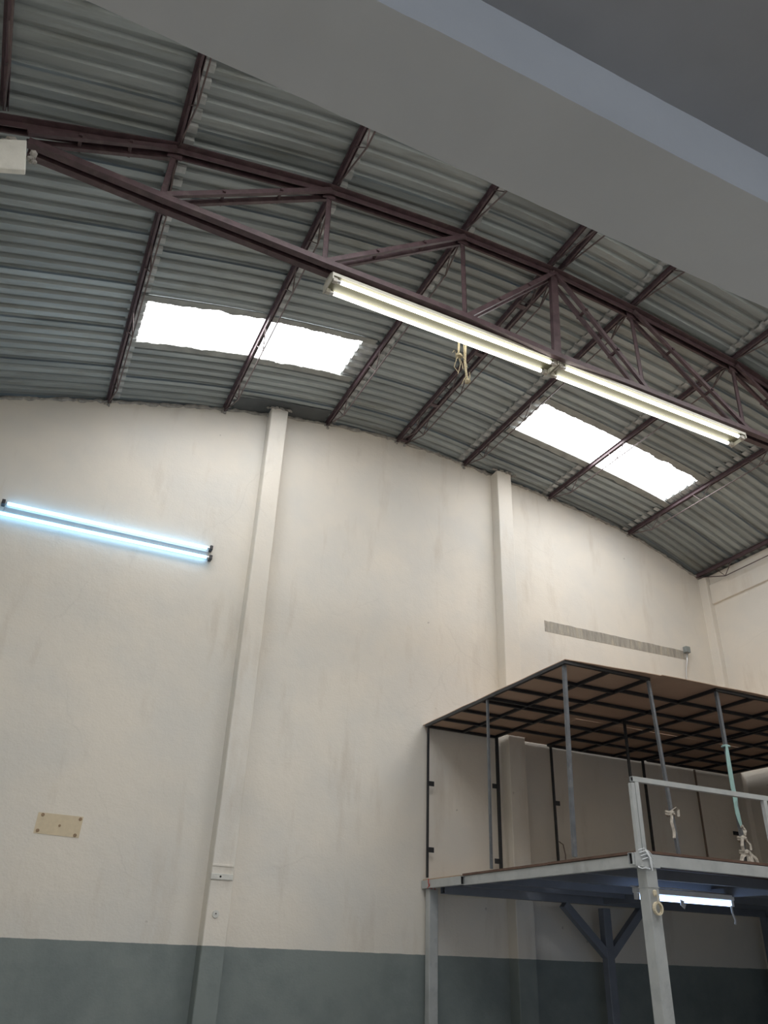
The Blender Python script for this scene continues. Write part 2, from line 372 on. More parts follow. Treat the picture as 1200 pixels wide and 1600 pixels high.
def sheet_mesh(b, n, m, name='roof_sheet', span=None):
    a, e = bays[b]
    # sheets lower down the slope reach 13 cm uphill past the joist, under the next sheet
    xa, xe = (a - 0.05, e + 0.13) if b < 4 else (a - 0.13, e + 0.05)
    if b == 0: xa = a
    if b == 3: xe = e + 0.08
    if b == 4: xa = e - (e - a) - 0.08
    if b == 7: xe = e
    if span: xa, xe = span
    xs_ = list(np.linspace(xa, xe, 6)); prof = ribs(n); vs = []; fs = []; ends = 0
    if not span and b < 4: xs_.insert(5, xe - 0.085); ends = 5
    elif not span: xs_.insert(1, xa + 0.085); ends = 0
    for i, x in enumerate(xs_):
        if b < 4: drop = 0.014 * ((x - a) / (e - a) - 0.2) * -1
        else: drop = 0.014 * ((e - x) / (e - a) - 0.2) * -1
        s = slope_at(x); L_ = math.hypot(1, s)
        for (y, h) in prof: vs.append((x - (a + e) / 2 - h * s / L_, y + SKEW * (x - (a + e) / 2), roofz(x) + 0.012 + drop + h / L_ - roofz((a + e) / 2)))
    k = len(prof)
    for i in range(len(xs_) - 1):
        for j in range(k - 1): fs.append((i * k + j, i * k + j + 1, (i + 1) * k + j + 1, (i + 1) * k + j))
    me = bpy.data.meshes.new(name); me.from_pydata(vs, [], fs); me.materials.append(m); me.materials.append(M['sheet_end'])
    if not span:                      # the uphill end gets a lighter colour
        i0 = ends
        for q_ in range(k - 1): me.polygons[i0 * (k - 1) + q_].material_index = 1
    return me
cw = wloc(ceil)
for b, (a, e) in enumerate(bays):
    me = sheet_mesh(b, 5, M['sheet']); sp_ = {1: (a + 0.10, e + 0.10), 2: (a - 0.05, e - 0.22), 5: (a + 0.17, e + 0.05), 6: (a - 0.10, e - 0.10)}.get(b)
    sk = sheet_mesh(b, 5, M['skylight'], 'skylight_sheet', sp_) if sp_ else None
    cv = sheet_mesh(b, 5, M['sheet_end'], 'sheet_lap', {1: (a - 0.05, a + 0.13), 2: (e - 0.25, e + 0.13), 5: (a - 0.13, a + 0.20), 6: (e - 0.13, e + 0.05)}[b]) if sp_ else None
    y = SKY_Y0 + offs[b] * 0 - 0.0
    if b in (0,): ys = [6.64 + COVER * k for k in range(-8, 4)]
    elif b in (3, 4): ys = [6.86 + 0.03 * (b - 3) + COVER * k for k in range(-9, 3)]
    elif b == 7: ys = [6.30 + COVER * k + 0.13 for k in range(-8, 4)]
    else: ys = [SKY_Y0 + COVER * k for k in range(-9, 3)]
    for i, y in enumerate(ys):
        if y > YB + 0.14 or y + COVER < 0.80: continue
        isky = b in (1, 2, 5, 6) and (abs(y - SKY_Y0) < 0.01 or 1.5 < y < 2.6)  # rows nearer than the truss are out of view, added to light the back wall
        o = bpy.data.objects.new('skylight_sheet' if isky else 'roof_sheet', sk if isky else me); C.objects.link(o)
        o.parent = ceil
        o.location = Vector(((a + e) / 2, y + SHIFT[b], roofz((a + e) / 2) + H)) - cw
        o.rotation_euler.x = math.radians(0.55) + random.uniform(-0.004, 0.004) # the nearer sheet's far edge tucks above the next sheet
        if isky:
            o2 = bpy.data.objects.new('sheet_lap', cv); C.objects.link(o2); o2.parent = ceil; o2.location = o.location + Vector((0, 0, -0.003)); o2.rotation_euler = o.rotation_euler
        if isky: o['label'] = 'translucent skylight sheet letting daylight in; nearer unseen rows are added'
# dark flashing strip by the gable wall over the first pilaster
mb = MB(); q = np.linspace(1.60, 2.93, 6); vs = []; fs = []
for xx in q: vs += [(xx, 8.49, roofz(xx) - 0.008), (xx, 8.81, roofz(xx) - 0.014), (xx, 8.81, roofz(xx) - 0.009), (xx, 8.49, roofz(xx) - 0.003)]
for i in range(5):
    for k in range(4): fs.append((i * 4 + k, i * 4 + (k + 1) % 4, i * 4 + 4 + (k + 1) % 4, i * 4 + 4 + k))
fs += [(3, 2, 1, 0), (20, 21, 22, 23)]
fl_ = build('flashing_strip', mb.add(vs, fs), M['flash'], ceil); fl_['label'] = 'dark flat flashing strip'
# ragged sealant along the skylight edges
def sealant(x0, x1, y0, y1, seed, side):
    """bitumen flashing smeared along a skylight edge; one ragged side"""
    random.seed(seed); mb = MB(); n = int((x1 - x0) / 0.03); vs = []
    for i in range(n + 1):
        xx = x0 + (x1 - x0) * i / n; dy = sky_y(xx)
        k = dy + 0.03 * mnoise.noise(Vector((xx * 5, seed, 0))) + random.uniform(-0.006, 0.006)
        ya, yb = (y0 + k, y1 + dy) if side < 0 else (y0 + dy, y1 + k)
        vs += [(xx, ya, roofz(xx) - 0.010), (xx, yb, roofz(xx) - 0.010), (xx, yb, roofz(xx) + 0.002), (xx, ya, roofz(xx) + 0.002)]
    fs = [(3, 2, 1, 0), tuple(n * 4 + k for k in range(4))]
    for i in range(n):
        for k in range(4): fs.append((i * 4 + k, i * 4 + (k + 1) % 4, i * 4 + 4 + (k + 1) % 4, i * 4 + 4 + k))
    return build('sealant_strip', mb.add(vs, fs), M['bare_metal'], ceil)
sealant(5.36, 8.40, SKY_Y0 - 0.10, SKY_Y0 + 0.02, 3, 1); sealant(5.36, 8.40, SKY_Y0 + COVER - 0.02, SKY_Y0 + COVER + 0.10, 4, 0)
sealant(0.10, 2.90, SKY_Y0 - 0.08, SKY_Y0 + 0.01, 6, 1); sealant(0.10, 2.90, SKY_Y0 + COVER - 0.015, SKY_Y0 + COVER + 0.09, 5, -1)

# ------------------------------------------------------------------ floor slab overhead and its edge beam
def rough_box(name, x0, x1, y0, y1, z0, z1, m, amp=0.0018, nx=90):
    mb = MB(); vs = []; xs_ = np.linspace(x0, x1, nx)
    for i, x in enumerate(xs_):
        j = [amp * mnoise.noise(Vector((x * 4.0, k * 9.1, 1.5))) + amp * .6 * mnoise.noise(Vector((x * 17.0, k * 5.1, 0.5))) for k in range(8)]
        vs += [(x, y0 + j[0], z0 + j[1]), (x, y1 + j[2], z0 + j[3]), (x, y1 + j[2], z1), (x, y0 + j[0], z1)]
    fs = [(0, 1, 2, 3), tuple((nx - 1) * 4 + k for k in (3, 2, 1, 0))]
    for i in range(nx - 1):
        for k in range(4): fs.append((i * 4 + k, i * 4 + (k + 1) % 4, i * 4 + 4 + (k + 1) % 4, i * 4 + 4 + k))
    mb.add(vs, fs); return build(name, mb, m)
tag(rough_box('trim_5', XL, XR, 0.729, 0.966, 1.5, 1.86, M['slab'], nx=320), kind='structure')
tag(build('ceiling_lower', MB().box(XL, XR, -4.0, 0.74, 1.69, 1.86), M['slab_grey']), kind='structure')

# ------------------------------------------------------------------ roof truss
tr = thing('roof_truss', (4.2, 4.93, 5.3), 'maroon painted steel roof truss spanning the hall above the hanging lights', 'truss')
TOP = [(-1.42, 5.35), (0.046, 5.954), (1.466, 6.305), (2.96, 6.52), (4.12, 6.60), (5.252, 6.575), (6.87, 6.46), (8.42, 6.17), (9.86, 5.70)]
BOT = [(-0.99, 5.29), (0.027, 5.29), (1.489, 5.315), (2.973, 5.365), (4.06, 5.35), (5.27, 5.385), (6.82, 5.42), (8.38, 5.44), (9.70, 5.44)]
P = lambda q, dy=0, dz=0: (q[0], truss_y(q[0]) + dy, q[1] + dz)
for i in range(len(TOP) - 1):
    a, b_ = P(TOP[i], dz=-0.02), P(TOP[i + 1], dz=-0.02)
    mb = MB()
    for s in (-1, 1):
        mb.angle((a[0], a[1] + s * 0.058, a[2] + 0.03), (b_[0], b_[1] + s * 0.058, b_[2] + 0.03), 0.062, 0.065, 0.009, side=s)
    mb.bar((a[0], a[1], a[2] + 0.034), (b_[0], b_[1], b_[2] + 0.034), 0.06, 0.006)
    build('top_chord', mb, M['maroon'], tr)
mb = MB()
for i in range(len(BOT) - 1):
    a, b_ = P(BOT[i]), P(BOT[i + 1])
    for s in (-1, 1):
        mb.bar((a[0], a[1] + s * 0.052, a[2]), (b_[0], b_[1] + s * 0.052, b_[2]), 0.060, 0.060)
    mb.bar((a[0], a[1], a[2] + 0.02), (b_[0], b_[1], b_[2] + 0.02), 0.05, 0.006)
build('bottom_chord', mb, M['maroon'], tr)
for i in range(1, 8):
    mb = MB(); w = 0.085 if i == 4 else 0.05
    mb.angle(P(BOT[i]), P(TOP[i]), w, 0.05, 0.008, (0, -1, 0)) if i != 4 else mb.bar(P(BOT[i], dy=-0.02), P(TOP[i], dy=-0.02), 0.085, 0.05, (0, -1, 0))
    build('vertical', mb, M['maroon'], tr)
for i, j in ((1, 2), (2, 3), (3, 4), (5, 4), (6, 5), (7, 6), (8, 7), (0, 1)):
    a, b_ = Vector(P(BOT[i], dz=0.03)), Vector(P(TOP[j], dz=-0.03)); mb = MB()
    if i == 0: a = Vector((-1.02, truss_y(-1), 5.40)); 
    for s in (-1, 1): mb.bar(a + Vector((0, s * 0.05, 0)), b_ + Vector((0, s * 0.05, 0)), 0.034, 0.048, (0, 0, 1))
    for t in (0.33, 0.67):
        c = a.lerp(b_, t); mb.bar(c - Vector((0, 0.085, 0)), c + Vector((0, 0.085, 0)), 0.026, 0.022)
    build('diagonal', mb, M['maroon'], tr)
for i in range(1, 8):
    mb = MB(); c = Vector(P(TOP[i], dz=-0.045)); mb.box(c.x - 0.06, c.x + 0.06, c.y - 0.006, c.y + 0.006, c.z - 0.05, c.z + 0.05)
    build('gusset', mb, M['maroon'], tr)
# concrete bearing head on the left wall that the truss sits in
bh = thing('bearing_block', (-1.25, 4.75, 5.0), 'white painted concrete block on the left wall carrying the end of the truss', 'block')
mb = MB(); v = [(-1.5, 4.66), (-0.925, 4.922), (-0.991, 5.225), (-1.5, 4.94)]
mb.add([(x, 4.60, z) for x, z in v] + [(x, 4.655, z) for x, z in v], [(0, 1, 2, 3), (7, 6, 5, 4), (0, 4, 5, 1), (1, 5, 6, 2), (2, 6, 7, 3), (3, 7, 4, 0)])
build('block', mb, M['whitecrete'], bh, bevel=0.006)
mb = MB(); random.seed(8)
for k in range(16):
    xx = random.uniform(-1.48, -1.06); blob(mb, (xx, random.uniform(4.61, 4.66), 4.95 + (xx + 1.5) * 0.56 + random.uniform(0, .03)), random.uniform(0.025, 0.045), k, 1, (1.3, 1, .7))
for k in range(7): blob(mb, (-0.94 + random.uniform(0, .05), random.uniform(4.62, 4.70), 5.06 + random.uniform(0, .13)), random.uniform(0.015, 0.03), k + 30, 1)
mm = build('mortar', mb, M['mortar'], bh); mm['label'] = 'crumbling mortar'; mm['kind'] = 'stuff'

# ------------------------------------------------------------------ open-web joists
JX = [-1.25, 0.04, 1.50, 2.98, 4.11, 4.25, 5.27, 6.84, 8.41, 9.80]
JL = ['hugging the left wall', 'at the left end of the left skylight', 'crossing the middle of the left skylight', 'at the right end of the left skylight',
      'of the ridge pair, the left one', 'of the ridge pair, the right one', 'at the left end of the right skylight', 'crossing the middle of the right skylight',
      'at the right end of the right skylight', 'tight against the right wall']
def joist(i, ya, yb, nodes_, label, group):
    x = JX[i] - (0.10 if i == 0 and yb > 8 else 0); s = slope_at(x); n = Vector((s, 0, -1)).normalized()   # joist hangs square to the roof slope
    if i == 9: n = Vector((0, 0, -1))
    c = Vector((x, 0, roofz(x))); P_ = lambda y, d: c + Vector((0, y, 0)) + n * d
    j = thing('roof_joist', (x, (ya + yb) / 2, roofz(x) - 0.05), label, 'roof joist', group)
    mb = MB(); uv = -n
    w = 0.06 if i not in (4, 5) else 0.05
    mb.angle(P_(ya, 0.006), P_(yb, 0.006), w, 0.052, 0.006, uv, 1); mb.bar(P_(ya, 0.034), P_(yb, 0.034), 0.022, 0.05, uv)
    build('top_chord', mb, M['joist'], j)
    D = 0.255
    pts = [P_(yb, 0.05)] + [P_(y, D) for y in nodes_] + [P_(ya, 0.05)]
    build('bottom_rod', MB().tube(pts, 0.0085, 6), M['rod'], j)
    for y in nodes_:
        build('web_rod', MB().tube([P_(y + 0.18, 0.04), P_(y, D), P_(y - 0.19, 0.04)], 0.0075, 6), M['rod'], j)
    return j
for i, x in enumerate(JX):
    ty = truss_y(x)
    j = joist(i, ty, YB - 0.005, [8.20, 7.15, 6.10, 5.35][:4], 'maroon roof joist, back wall to truss, ' + JL[i], 'roof joists between back wall and truss')
    if i == 4:
        for y in (8.72, 7.75, 6.55, 5.6):
            build('tie_plate', MB().box(4.12, 4.24, y - 0.03, y + 0.03, roofz(4.18) - 0.06, roofz(4.18) - 0.045), M['joist'], j)
    if i != 9 or True:
        joist(i, 0.96, ty, [4.15, 3.1, 2.05], 'maroon roof joist nearer than the truss, ' + JL[i], 'roof joists between truss and concrete beam')
# bearing blobs where the joists enter the gable wall
mb = MB()
for k, x in enumerate(JX[1:9]):
    for q in range(3): blob(mb, (x + random.uniform(-.03, .03), YB - 0.005, roofz(x) - 0.075 + random.uniform(-.02, .02)), random.uniform(.012, .025), k * 3 + q, 1)
tag(build('joist_mortar', mb, M['mortar'], wb), kind='stuff')

# ------------------------------------------------------------------ fluorescent fixtures
def hanging_light(A, B, label, n_holders=2):
    """twin-tube strip light from A to B (centre of the tray's underside)"""
    A, B = Vector(A), Vector(B); d = (B - A).normalized(); r = Vector((0, 0, 1)).cross(d).normalized(); u = d.cross(r)  # r = towards +y
    Lh = (B - A).length; t = thing('strip_light', tuple((A + B) / 2), label, 'light', 'strip lights hung under the truss')
    X = lambda s, a, b: A + d * s + r * a + u * b
    mb = MB(); sec = [(-0.108, -0.004), (-0.108, 0.030), (-0.05, 0.062), (0.05, 0.062), (0.108, 0.030), (0.108, -0.004), (0.100, -0.004), (0.045, 0.012), (-0.045, 0.012), (-0.100, -0.004)]
    vs = [X(s, a, b) for s in (0, Lh) for a, b in sec]; n = len(sec)
    fs = [(k, (k + 1) % n, n + (k + 1) % n, n + k) for k in range(n)] + [tuple(range(n))[::-1], tuple(range(n, 2 * n))]
    build('tray', mb.add(vs, fs), M['tray'], t)
    rf = MB(); rf.add([X(s, a, b) for s in (0.01, Lh - 0.01) for a, b in ((-0.104, -0.0045), (-0.045, -0.0045), (0.045, -0.0045), (0.104, -0.0045), (0.104, -0.001), (-0.104, -0.001))],
           [(k, (k + 1) % 6, 6 + (k + 1) % 6, 6 + k) for k in range(6)] + [(5, 4, 3, 2, 1, 0), (6, 7, 8, 9, 10, 11)])
    build('reflector', rf, M['olive'], t)
    for s0, sg in ((0.0, 1), (Lh, -1)):
        mb = MB(); vs = [X(s0 - sg * 0.004, a, b) for a, b in ((-.11, -.045), (.11, -.045), (.11, .03), (.05, .066), (-.05, .066), (-.11, .03))]
        vs += [X(s0 + sg * 0.006, a, b) for a, b in ((-.11, -.045), (.11, -.045), (.11, .03), (.05, .066), (-.05, .066), (-.11, .03))]
        fs = [(0, 1, 2, 3, 4, 5), (11, 10, 9, 8, 7, 6)] + [(k, (k + 1) % 6, 6 + (k + 1) % 6, 6 + k) for k in range(6)]
        build('end_plate', mb.add(vs, fs), M['tray'], t)
    for a in (-0.076, 0.076):
        tb = build('fluorescent_tube', MB().tube([X(0.085, a, -0.030), X(Lh - 0.085, a, -0.030)], 0.0185, 12), M['tube'], t, smooth=True)
        for s0, s1 in ((0.05, 0.085), (Lh - 0.085, Lh - 0.05)):
            build('tube_cap', MB().tube([X(s0, a, -0.030), X(s1, a, -0.030)], 0.019, 12), M['cap'], tb)
        for s0 in (0.03, Lh - 0.03):
            p_ = X(s0, a, -0.025); build('lamp_holder', MB().bar(p_ - d * 0.02, p_ + d * 0.02, 0.036, 0.055, u), M['socket_lt'], t)
    for s0 in (0.35, Lh - 0.35):
        p_ = X(s0, -0.03, 0.062); build('hanger', MB().bar(p_, p_ + Vector((0, -0.02, 0.08)), 0.03, 0.006, d), M['joist'], t)
    return t
hanging_light((1.555, 4.885, 5.215), (4.07, 5.015, 5.325), 'twin-tube white strip light on the truss, left one of the hanging pair')
hanging_light((4.10, 5.018, 5.325), (6.64, 5.02, 5.262), 'twin-tube white strip light on the truss, right one of the hanging pair')

wf_ = thing('wall_strip_light', (0.45, 8.77, 4.1), 'twin bluish tube light fixed flat on the back wall left of the first pilaster', 'light')
build('body', MB().box(-0.73, 1.60, 8.772, 8.80, 4.175, 4.235), M['bodygrey'], wf_, bevel=0.003)
for z0, z1, xa, xb in ((4.268, 4.277, -0.74, 1.62), (4.135, 4.150, -0.86, 1.63)):
    tb = build('fluorescent_tube', MB().tube([(xa + .03, 8.75, z0), (xb - .05, 8.75, z1)], 0.019, 12), M['tube_blue'], wf_, smooth=True)
    for s0, s1 in ((xa, xa + .03), (xb - .05, xb - .02)): build('tube_cap', MB().tube([(s0, 8.75, z0 if s0 < 0 else z1), (s1, 8.75, z0 if s0 < 0 else z1)], 0.0195, 12), M['cap'], tb)
    for s0, zz in ((xa - 0.01, z0), (xb - 0.005, z1)): build('lamp_holder', MB().box(s0 - 0.018, s0 + 0.018, 8.71, 8.80, zz - 0.028, zz + 0.028), M['socket'], wf_, bevel=0.004)

# ------------------------------------------------------------------ ropes hanging behind the strip light
def rope(pts, label, r=0.011, frays=()):
    mb = MB(); mb.tube(pts, r, 7)
    k = Vector(pts[-2]); 
    for f in frays: mb.tube(f, 0.004, 5)
    return mb
mb = rope([(3.005, 4.935, 5.415), (3.010, 4.985, 5.400), (3.018, 5.092, 5.365), (3.022, 5.095, 5.345), (3.017, 5.100, 5.175), (3.027, 5.110, 5.095)], '', 0.011,
          [[(3.027, 5.110, 5.125), (2.987, 5.090, 5.055), (2.977, 5.120, 4.975), (3.017, 5.110, 4.915)], [(3.027, 5.110, 5.115), (3.067, 5.120, 5.045), (3.057, 5.090, 4.955)],
           [(3.017, 5.110, 5.135), (3.037, 5.100, 5.015), (3.007, 5.100, 4.885)], [(2.997, 5.110, 5.125), (2.967, 5.100, 5.165), (2.947, 5.100, 5.125)], [(3.047, 5.090, 5.115), (3.087, 5.090, 5.075), (3.107, 5.090, 4.995)]])
blob(mb, (3.022, 5.105, 5.120), 0.035, 3, 2, (1, 1, .8)); tag(build('rope', mb, M['rope']), 'shorter frayed tan rope with a knot hanging behind the left strip light', 'rope', 'ropes hanging from the truss')
mb = rope([(3.075, 4.935, 5.415), (3.080, 4.985, 5.400), (3.088, 5.092, 5.365), (3.095, 5.095, 5.315), (3.087, 5.100, 5.055), (3.102, 5.100, 4.895), (3.127, 5.110, 4.835)], '', 0.012,
          [[(3.102, 5.100, 4.895), (3.067, 5.090, 4.835), (3.047, 5.100, 4.775)], [(3.127, 5.110, 4.855), (3.147, 5.110, 4.905), (3.137, 5.100, 4.955)], [(3.067, 5.090, 5.395), (3.072, 5.090, 5.195), (3.077, 5.100, 5.045), (3.092, 5.100, 4.915)]])
blob(mb, (3.117, 5.110, 4.845), 0.030, 6, 2); tag(build('rope', mb, M['rope']), 'longer doubled tan rope hanging behind the left strip light', 'rope', 'ropes hanging from the truss')

# ------------------------------------------------------------------ things on the back wall
mb = MB(); random.seed(2); n = 46; vs = []; 
for i in range(n + 1):
    x = 6.585 + (9.265 - 6.585) * i / n; zt = 4.352 + 0.018 * i / n + random.uniform(-0.004, 0.006); zb_ = 4.185 + 0.045 * i / n + random.uniform(-0.002, 0.002)
    vs += [(x, 8.797, zb_), (x, 8.797, zt), (x, 8.803, zb_), (x, 8.803, zt)]
fs = []
for i in range(n):
    a = i * 4; fs += [(a, a + 4, a + 5, a + 1), (a, a + 2, a + 6, a + 4), (a + 1, a + 5, a + 7, a + 3)]
fs += [(0, 1, 3, 2), (n * 4, n * 4 + 2, n * 4 + 3, n * 4 + 1)]
o = build('bare_strip', mb.add(vs, fs), M['bare'], wb); o['label'] = 'long strip of unpainted grey concrete'
jb = thing('junction_box', (9.28, 8.75, 4.36), 'small grey junction box with a steel conduit on the bare concrete strip', 'junction box')
build('box', MB().box(9.235, 9.325, 8.725, 8.80, 4.335, 4.435), M['box'], jb, bevel=0.006)
build('conduit', MB().tube([(9.268, 8.76, 4.34), (9.258, 8.765, 4.20), (9.22, 8.775, 4.08), (9.205, 8.78, 3.95), (9.205, 8.785, 3.3)], [0.014, 0.014, 0.009, 0.008, 0.008], 8), M['conduit'], jb, smooth=True)
pp = thing('paint_patch', (0.58, 8.795, 0.90), 'cream rectangular patch with five brown glue spots low on the back wall', 'patch')
mb = MB(); mb.add([(0.372, 8.7965, 0.915), (0.795, 8.7965, 0.905), (0.800, 8.7965, 1.10), (0.376, 8.7965, 1.105), (0.372, 8.803, 0.915), (0.795, 8.803, 0.905), (0.800, 8.803, 1.10), (0.376, 8.803, 1.105)],
                  [(0, 1, 2, 3), (7, 6, 5, 4), (0, 4, 5, 1), (1, 5, 6, 2), (2, 6, 7, 3), (3, 7, 4, 0)]); build('patch', mb, M['paper'], pp)
for x, z in ((0.42, 1.085), (0.775, 1.075), (0.595, 1.0), (0.405, 0.94), (0.755, 0.925)):
    build('glue_spot', MB().tube([(x, 8.7935, z), (x, 8.797, z)], 0.017 if x != 0.595 else 0.012, 10), M['glue'], pp)

# ------------------------------------------------------------------ mezzanine
ZT = 0.765; ZBm = 0.682
mz = thing('mezzanine', (7.2, 6.95, -H), 'light grey steel mezzanine with a brown plywood deck in the corner', 'mezzanine')
def rt(name, a, b, w, h, m, bev=0): return build(name, MB().rtube(a, b, w, h, 0.004), m, mz)
zc = (ZT + ZBm) / 2; hh = ZT - ZBm
rt('edge_beam', (4.625, 7.90, zc), (4.625, 8.79, zc), 0.05, hh, M['deckbeam'])
rt('edge_beam', (4.672, 5.20, zc), (4.672, 7.93, zc), 0.05, hh + 0.004, M['deckbeam'])
build('beam_mouth', MB().box(4.607, 4.643, 7.93, 7.94, ZBm + .005, ZT - .005), M['hole'], mz)
fb = rt('front_beam', (4.53, 5.175, zc), (XR - 0.02, 5.175, zc), 0.05, hh + 0.002, M['deckbeam'])
build('beam_mouth', MB().box(4.545, 4.55, 5.154, 5.196, ZBm + .005, ZT - .005), M['hole'], mz)
build('splice_plate', MB().box(4.55, 4.705, 5.142, 5.150, ZBm - 0.012, ZT + 0.004), M['deckbeam'], mz, bevel=0.002)
def post(x0, x1, y0, y1, zt, m):
    return build('column', MB().box(x0, x1, y0, y1, -H, zt), m, mz, bevel=0.006)
c0 = post(4.655, 4.76, 5.15, 5.26, ZBm, M['deckbeam'])
build('weld_seam', MB().box(4.652, 4.763, 5.147, 5.263, 0.528, 0.535), M['deckbeam'], c0)
build('cap_plate', MB().box(4.60, 4.79, 5.14, 5.27, ZBm - 0.012, ZBm), M['deckbeam'], mz)
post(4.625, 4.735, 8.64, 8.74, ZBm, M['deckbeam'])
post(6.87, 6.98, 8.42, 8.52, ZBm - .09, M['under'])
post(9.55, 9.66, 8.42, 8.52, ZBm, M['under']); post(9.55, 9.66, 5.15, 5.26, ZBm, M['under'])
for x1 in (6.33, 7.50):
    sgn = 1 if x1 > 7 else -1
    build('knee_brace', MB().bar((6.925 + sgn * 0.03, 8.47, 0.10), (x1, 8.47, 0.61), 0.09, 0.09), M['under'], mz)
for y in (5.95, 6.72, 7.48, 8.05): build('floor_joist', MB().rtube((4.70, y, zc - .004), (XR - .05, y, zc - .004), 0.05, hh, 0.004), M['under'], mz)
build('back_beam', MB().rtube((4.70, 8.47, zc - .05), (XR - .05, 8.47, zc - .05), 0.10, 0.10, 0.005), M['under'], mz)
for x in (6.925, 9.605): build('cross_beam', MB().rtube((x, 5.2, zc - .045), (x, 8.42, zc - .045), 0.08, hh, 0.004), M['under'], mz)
# deck panels
xsplit = [4.66, 5.88, 7.10, 8.32, 9.90]; ysplit = [5.155, 6.40, 7.60, 8.605]
for i in range(4):
    for j in range(3):
        x0, x1, y0, y1 = xsplit[i] + .002, xsplit[i + 1] - .002, ysplit[j] + .002, ysplit[j + 1] - .002
        if i == 0: x0 = 4.637
        if i == 0 and j == 2: y1 = 7.93   # the paler panel goes on to the wall
        lift = random.uniform(0, .004)
        build('deck_panel', MB().box(x0, x1, y0, y1, ZT + .004 + lift, ZT + .024 + lift), M['ply'], mz)
o = build('deck_panel', MB().box(4.61, 5.70, 7.94, 8.78, ZT + .002, ZT + .012), M['plylight'], mz); o['label'] = 'paler thin plywood panel by the wall'

# guard rail
gr = thing('guard_rail', (7.2, 5.17, 0.79), 'light grey steel guard rail along the front edge of the mezzanine', 'railing')
build('top_rail', MB().rtube((4.632, 5.175, 1.330), (XR - .03, 5.175, 1.330), 0.04, 0.04, 0.004), M['deckbeam'], gr)
build('rail_mouth', MB().box(4.648, 4.652, 5.158, 5.192, 1.313, 1.347), M['hole'], gr)
ZD = ZT + 0.03
build('post', MB().box(4.604, 4.640, 5.15, 5.19, ZT - .03, 1.296), M['deckbeam'], gr, bevel=0.003)
for x in (4.648, 6.085, 7.56, 9.02): build('post', MB().box(x, x + 0.042, 5.155, 5.195, ZT - .02 if x < 4.7 else ZD, 1.31), M['deckbeam'], gr, bevel=0.003)

# canopy frames
ZC = 2.54; BW = 0.031
def canopy(name, x0, x1, y0, y1, xm, ym, label, ext=None, doubles=()):
    t = thing(name, ((x0 + x1) / 2, (y0 + y1) / 2, ZT + 0.03), label, 'frame', 'black canopy frames on the mezzanine')
    for x in (x0, x1): build('side_bar', MB().box(x - BW / 2, x + BW / 2, y0, y1, ZC - BW, ZC), M['black'], t)
    for y in (y0, y1): build('end_bar', MB().box(x0 + BW / 2, x1 - BW / 2, y - BW / 2 if y == y1 else y, y + BW / 2 if y == y1 else y + BW, ZC - BW, ZC), M['black'], t)
    for x in xm: build('middle_bar', MB().box(x - BW / 2, x + BW / 2, y0 + BW, y1 - BW / 2, ZC - BW, ZC - .001), M['black'], t)
    for y in ym: build('cross_bar', MB().box(x0 + BW / 2, (ext if ext else x1 - BW / 2), y - BW / 2, y + BW / 2, ZC - BW - .002, ZC - .002), M['black'], t)
    return t
ZP = ZT + 0.028
def cpost(t, a, b, w, m, tabs=(), side=1):
    """canopy post from foot a to head b with little bolt tabs"""
    o = build('post', MB().bar((a[0], a[1], a[2]), (b[0], b[1], b[2]), w, w, (0, 1, 0)), m, t)
    for z in tabs:
        k = (z - a[2]) / (b[2] - a[2]); x = a[0] + (b[0] - a[0]) * k; y = a[1] + (b[1] - a[1]) * k
        tb = build('bolt_tab', MB().box(min(x, x + side * 0.085), max(x, x + side * 0.085), y - .004, y + .004, z - 0.028, z + 0.028), M['black'], o)
    return o
f1 = canopy('canopy_frame', 4.615, 5.635, 5.87, 8.74, [5.15], [8.33, 7.87, 7.42, 7.29, 6.88, 6.40], 'black steel canopy frame at the open left end of the mezzanine')
cpost(f1, (4.625, 8.70, ZP), (4.625, 8.70, ZC - BW), 0.023, M['black'], (1.83, 1.09))
cpost(f1, (5.625, 8.70, ZP), (5.625, 8.70, ZC - BW), 0.033, M['black'], (1.90, 1.035), -1)
cpost(f1, (4.605, 7.30, ZP), (4.625, 7.31, ZC - BW), 0.024, M['grey_post'])
q = cpost(f1, (4.560, 5.90, ZP), (4.635, 5.93, ZC - BW), 0.033, M['grey_post']); q['label'] = 'slate grey corner post'
q = cpost(f1, (5.645, 5.80, ZP), (5.640, 5.89, ZC - BW), 0.028, M['grey_post']); q['label'] = 'slate grey front post'
for i, y in enumerate((8.28, 7.79, 7.29, 6.82, 6.33)):
    build('link_bar', MB().box(5.653, 6.43, y - BW / 2, y + BW / 2, ZC - BW - .002, ZC - .002), M['black'], f1)
f2 = canopy('canopy_frame', 6.455, 8.04, 5.78, 8.74, [7.00, 7.56], [8.28, 7.79, 7.29, 6.82, 6.33], 'black steel canopy frame in the middle of the mezzanine')
cpost(f2, (6.47, 8.70, ZP), (6.47, 8.70, ZC - BW), 0.026, M['black'], (1.79,))
build('wire_loop', MB().tube([(6.50, 8.70, 1.33), (6.56, 8.70, 1.30), (6.585, 8.70, 1.18), (6.575, 8.70, 1.02), (6.60, 8.70, 0.93)], 0.007, 6), M['tan'], f2)
cpost(f2, (6.43, 7.20, ZP), (6.44, 7.20, ZC - BW), 0.025, M['black'])
cpost(f2, (8.03, 8.70, ZP), (8.03, 8.70, ZC - BW), 0.028, M['black'])
q = cpost(f2, (6.47, 5.81, ZP), (6.47, 5.81, ZC - BW), 0.031, M['grey_post']); q['label'] = 'slate grey front post'
f3 = canopy('canopy_frame', 8.11, 9.66, 5.78, 8.70, [8.62, 9.12], [8.28, 7.79, 7.29, 6.82, 6.33], 'black steel canopy frame nearest the right wall')
q = cpost(f3, (9.02, 8.74, ZP), (9.02, 8.74, ZC - BW), 0.020, M['tan']); q['label'] = 'thin tan post'
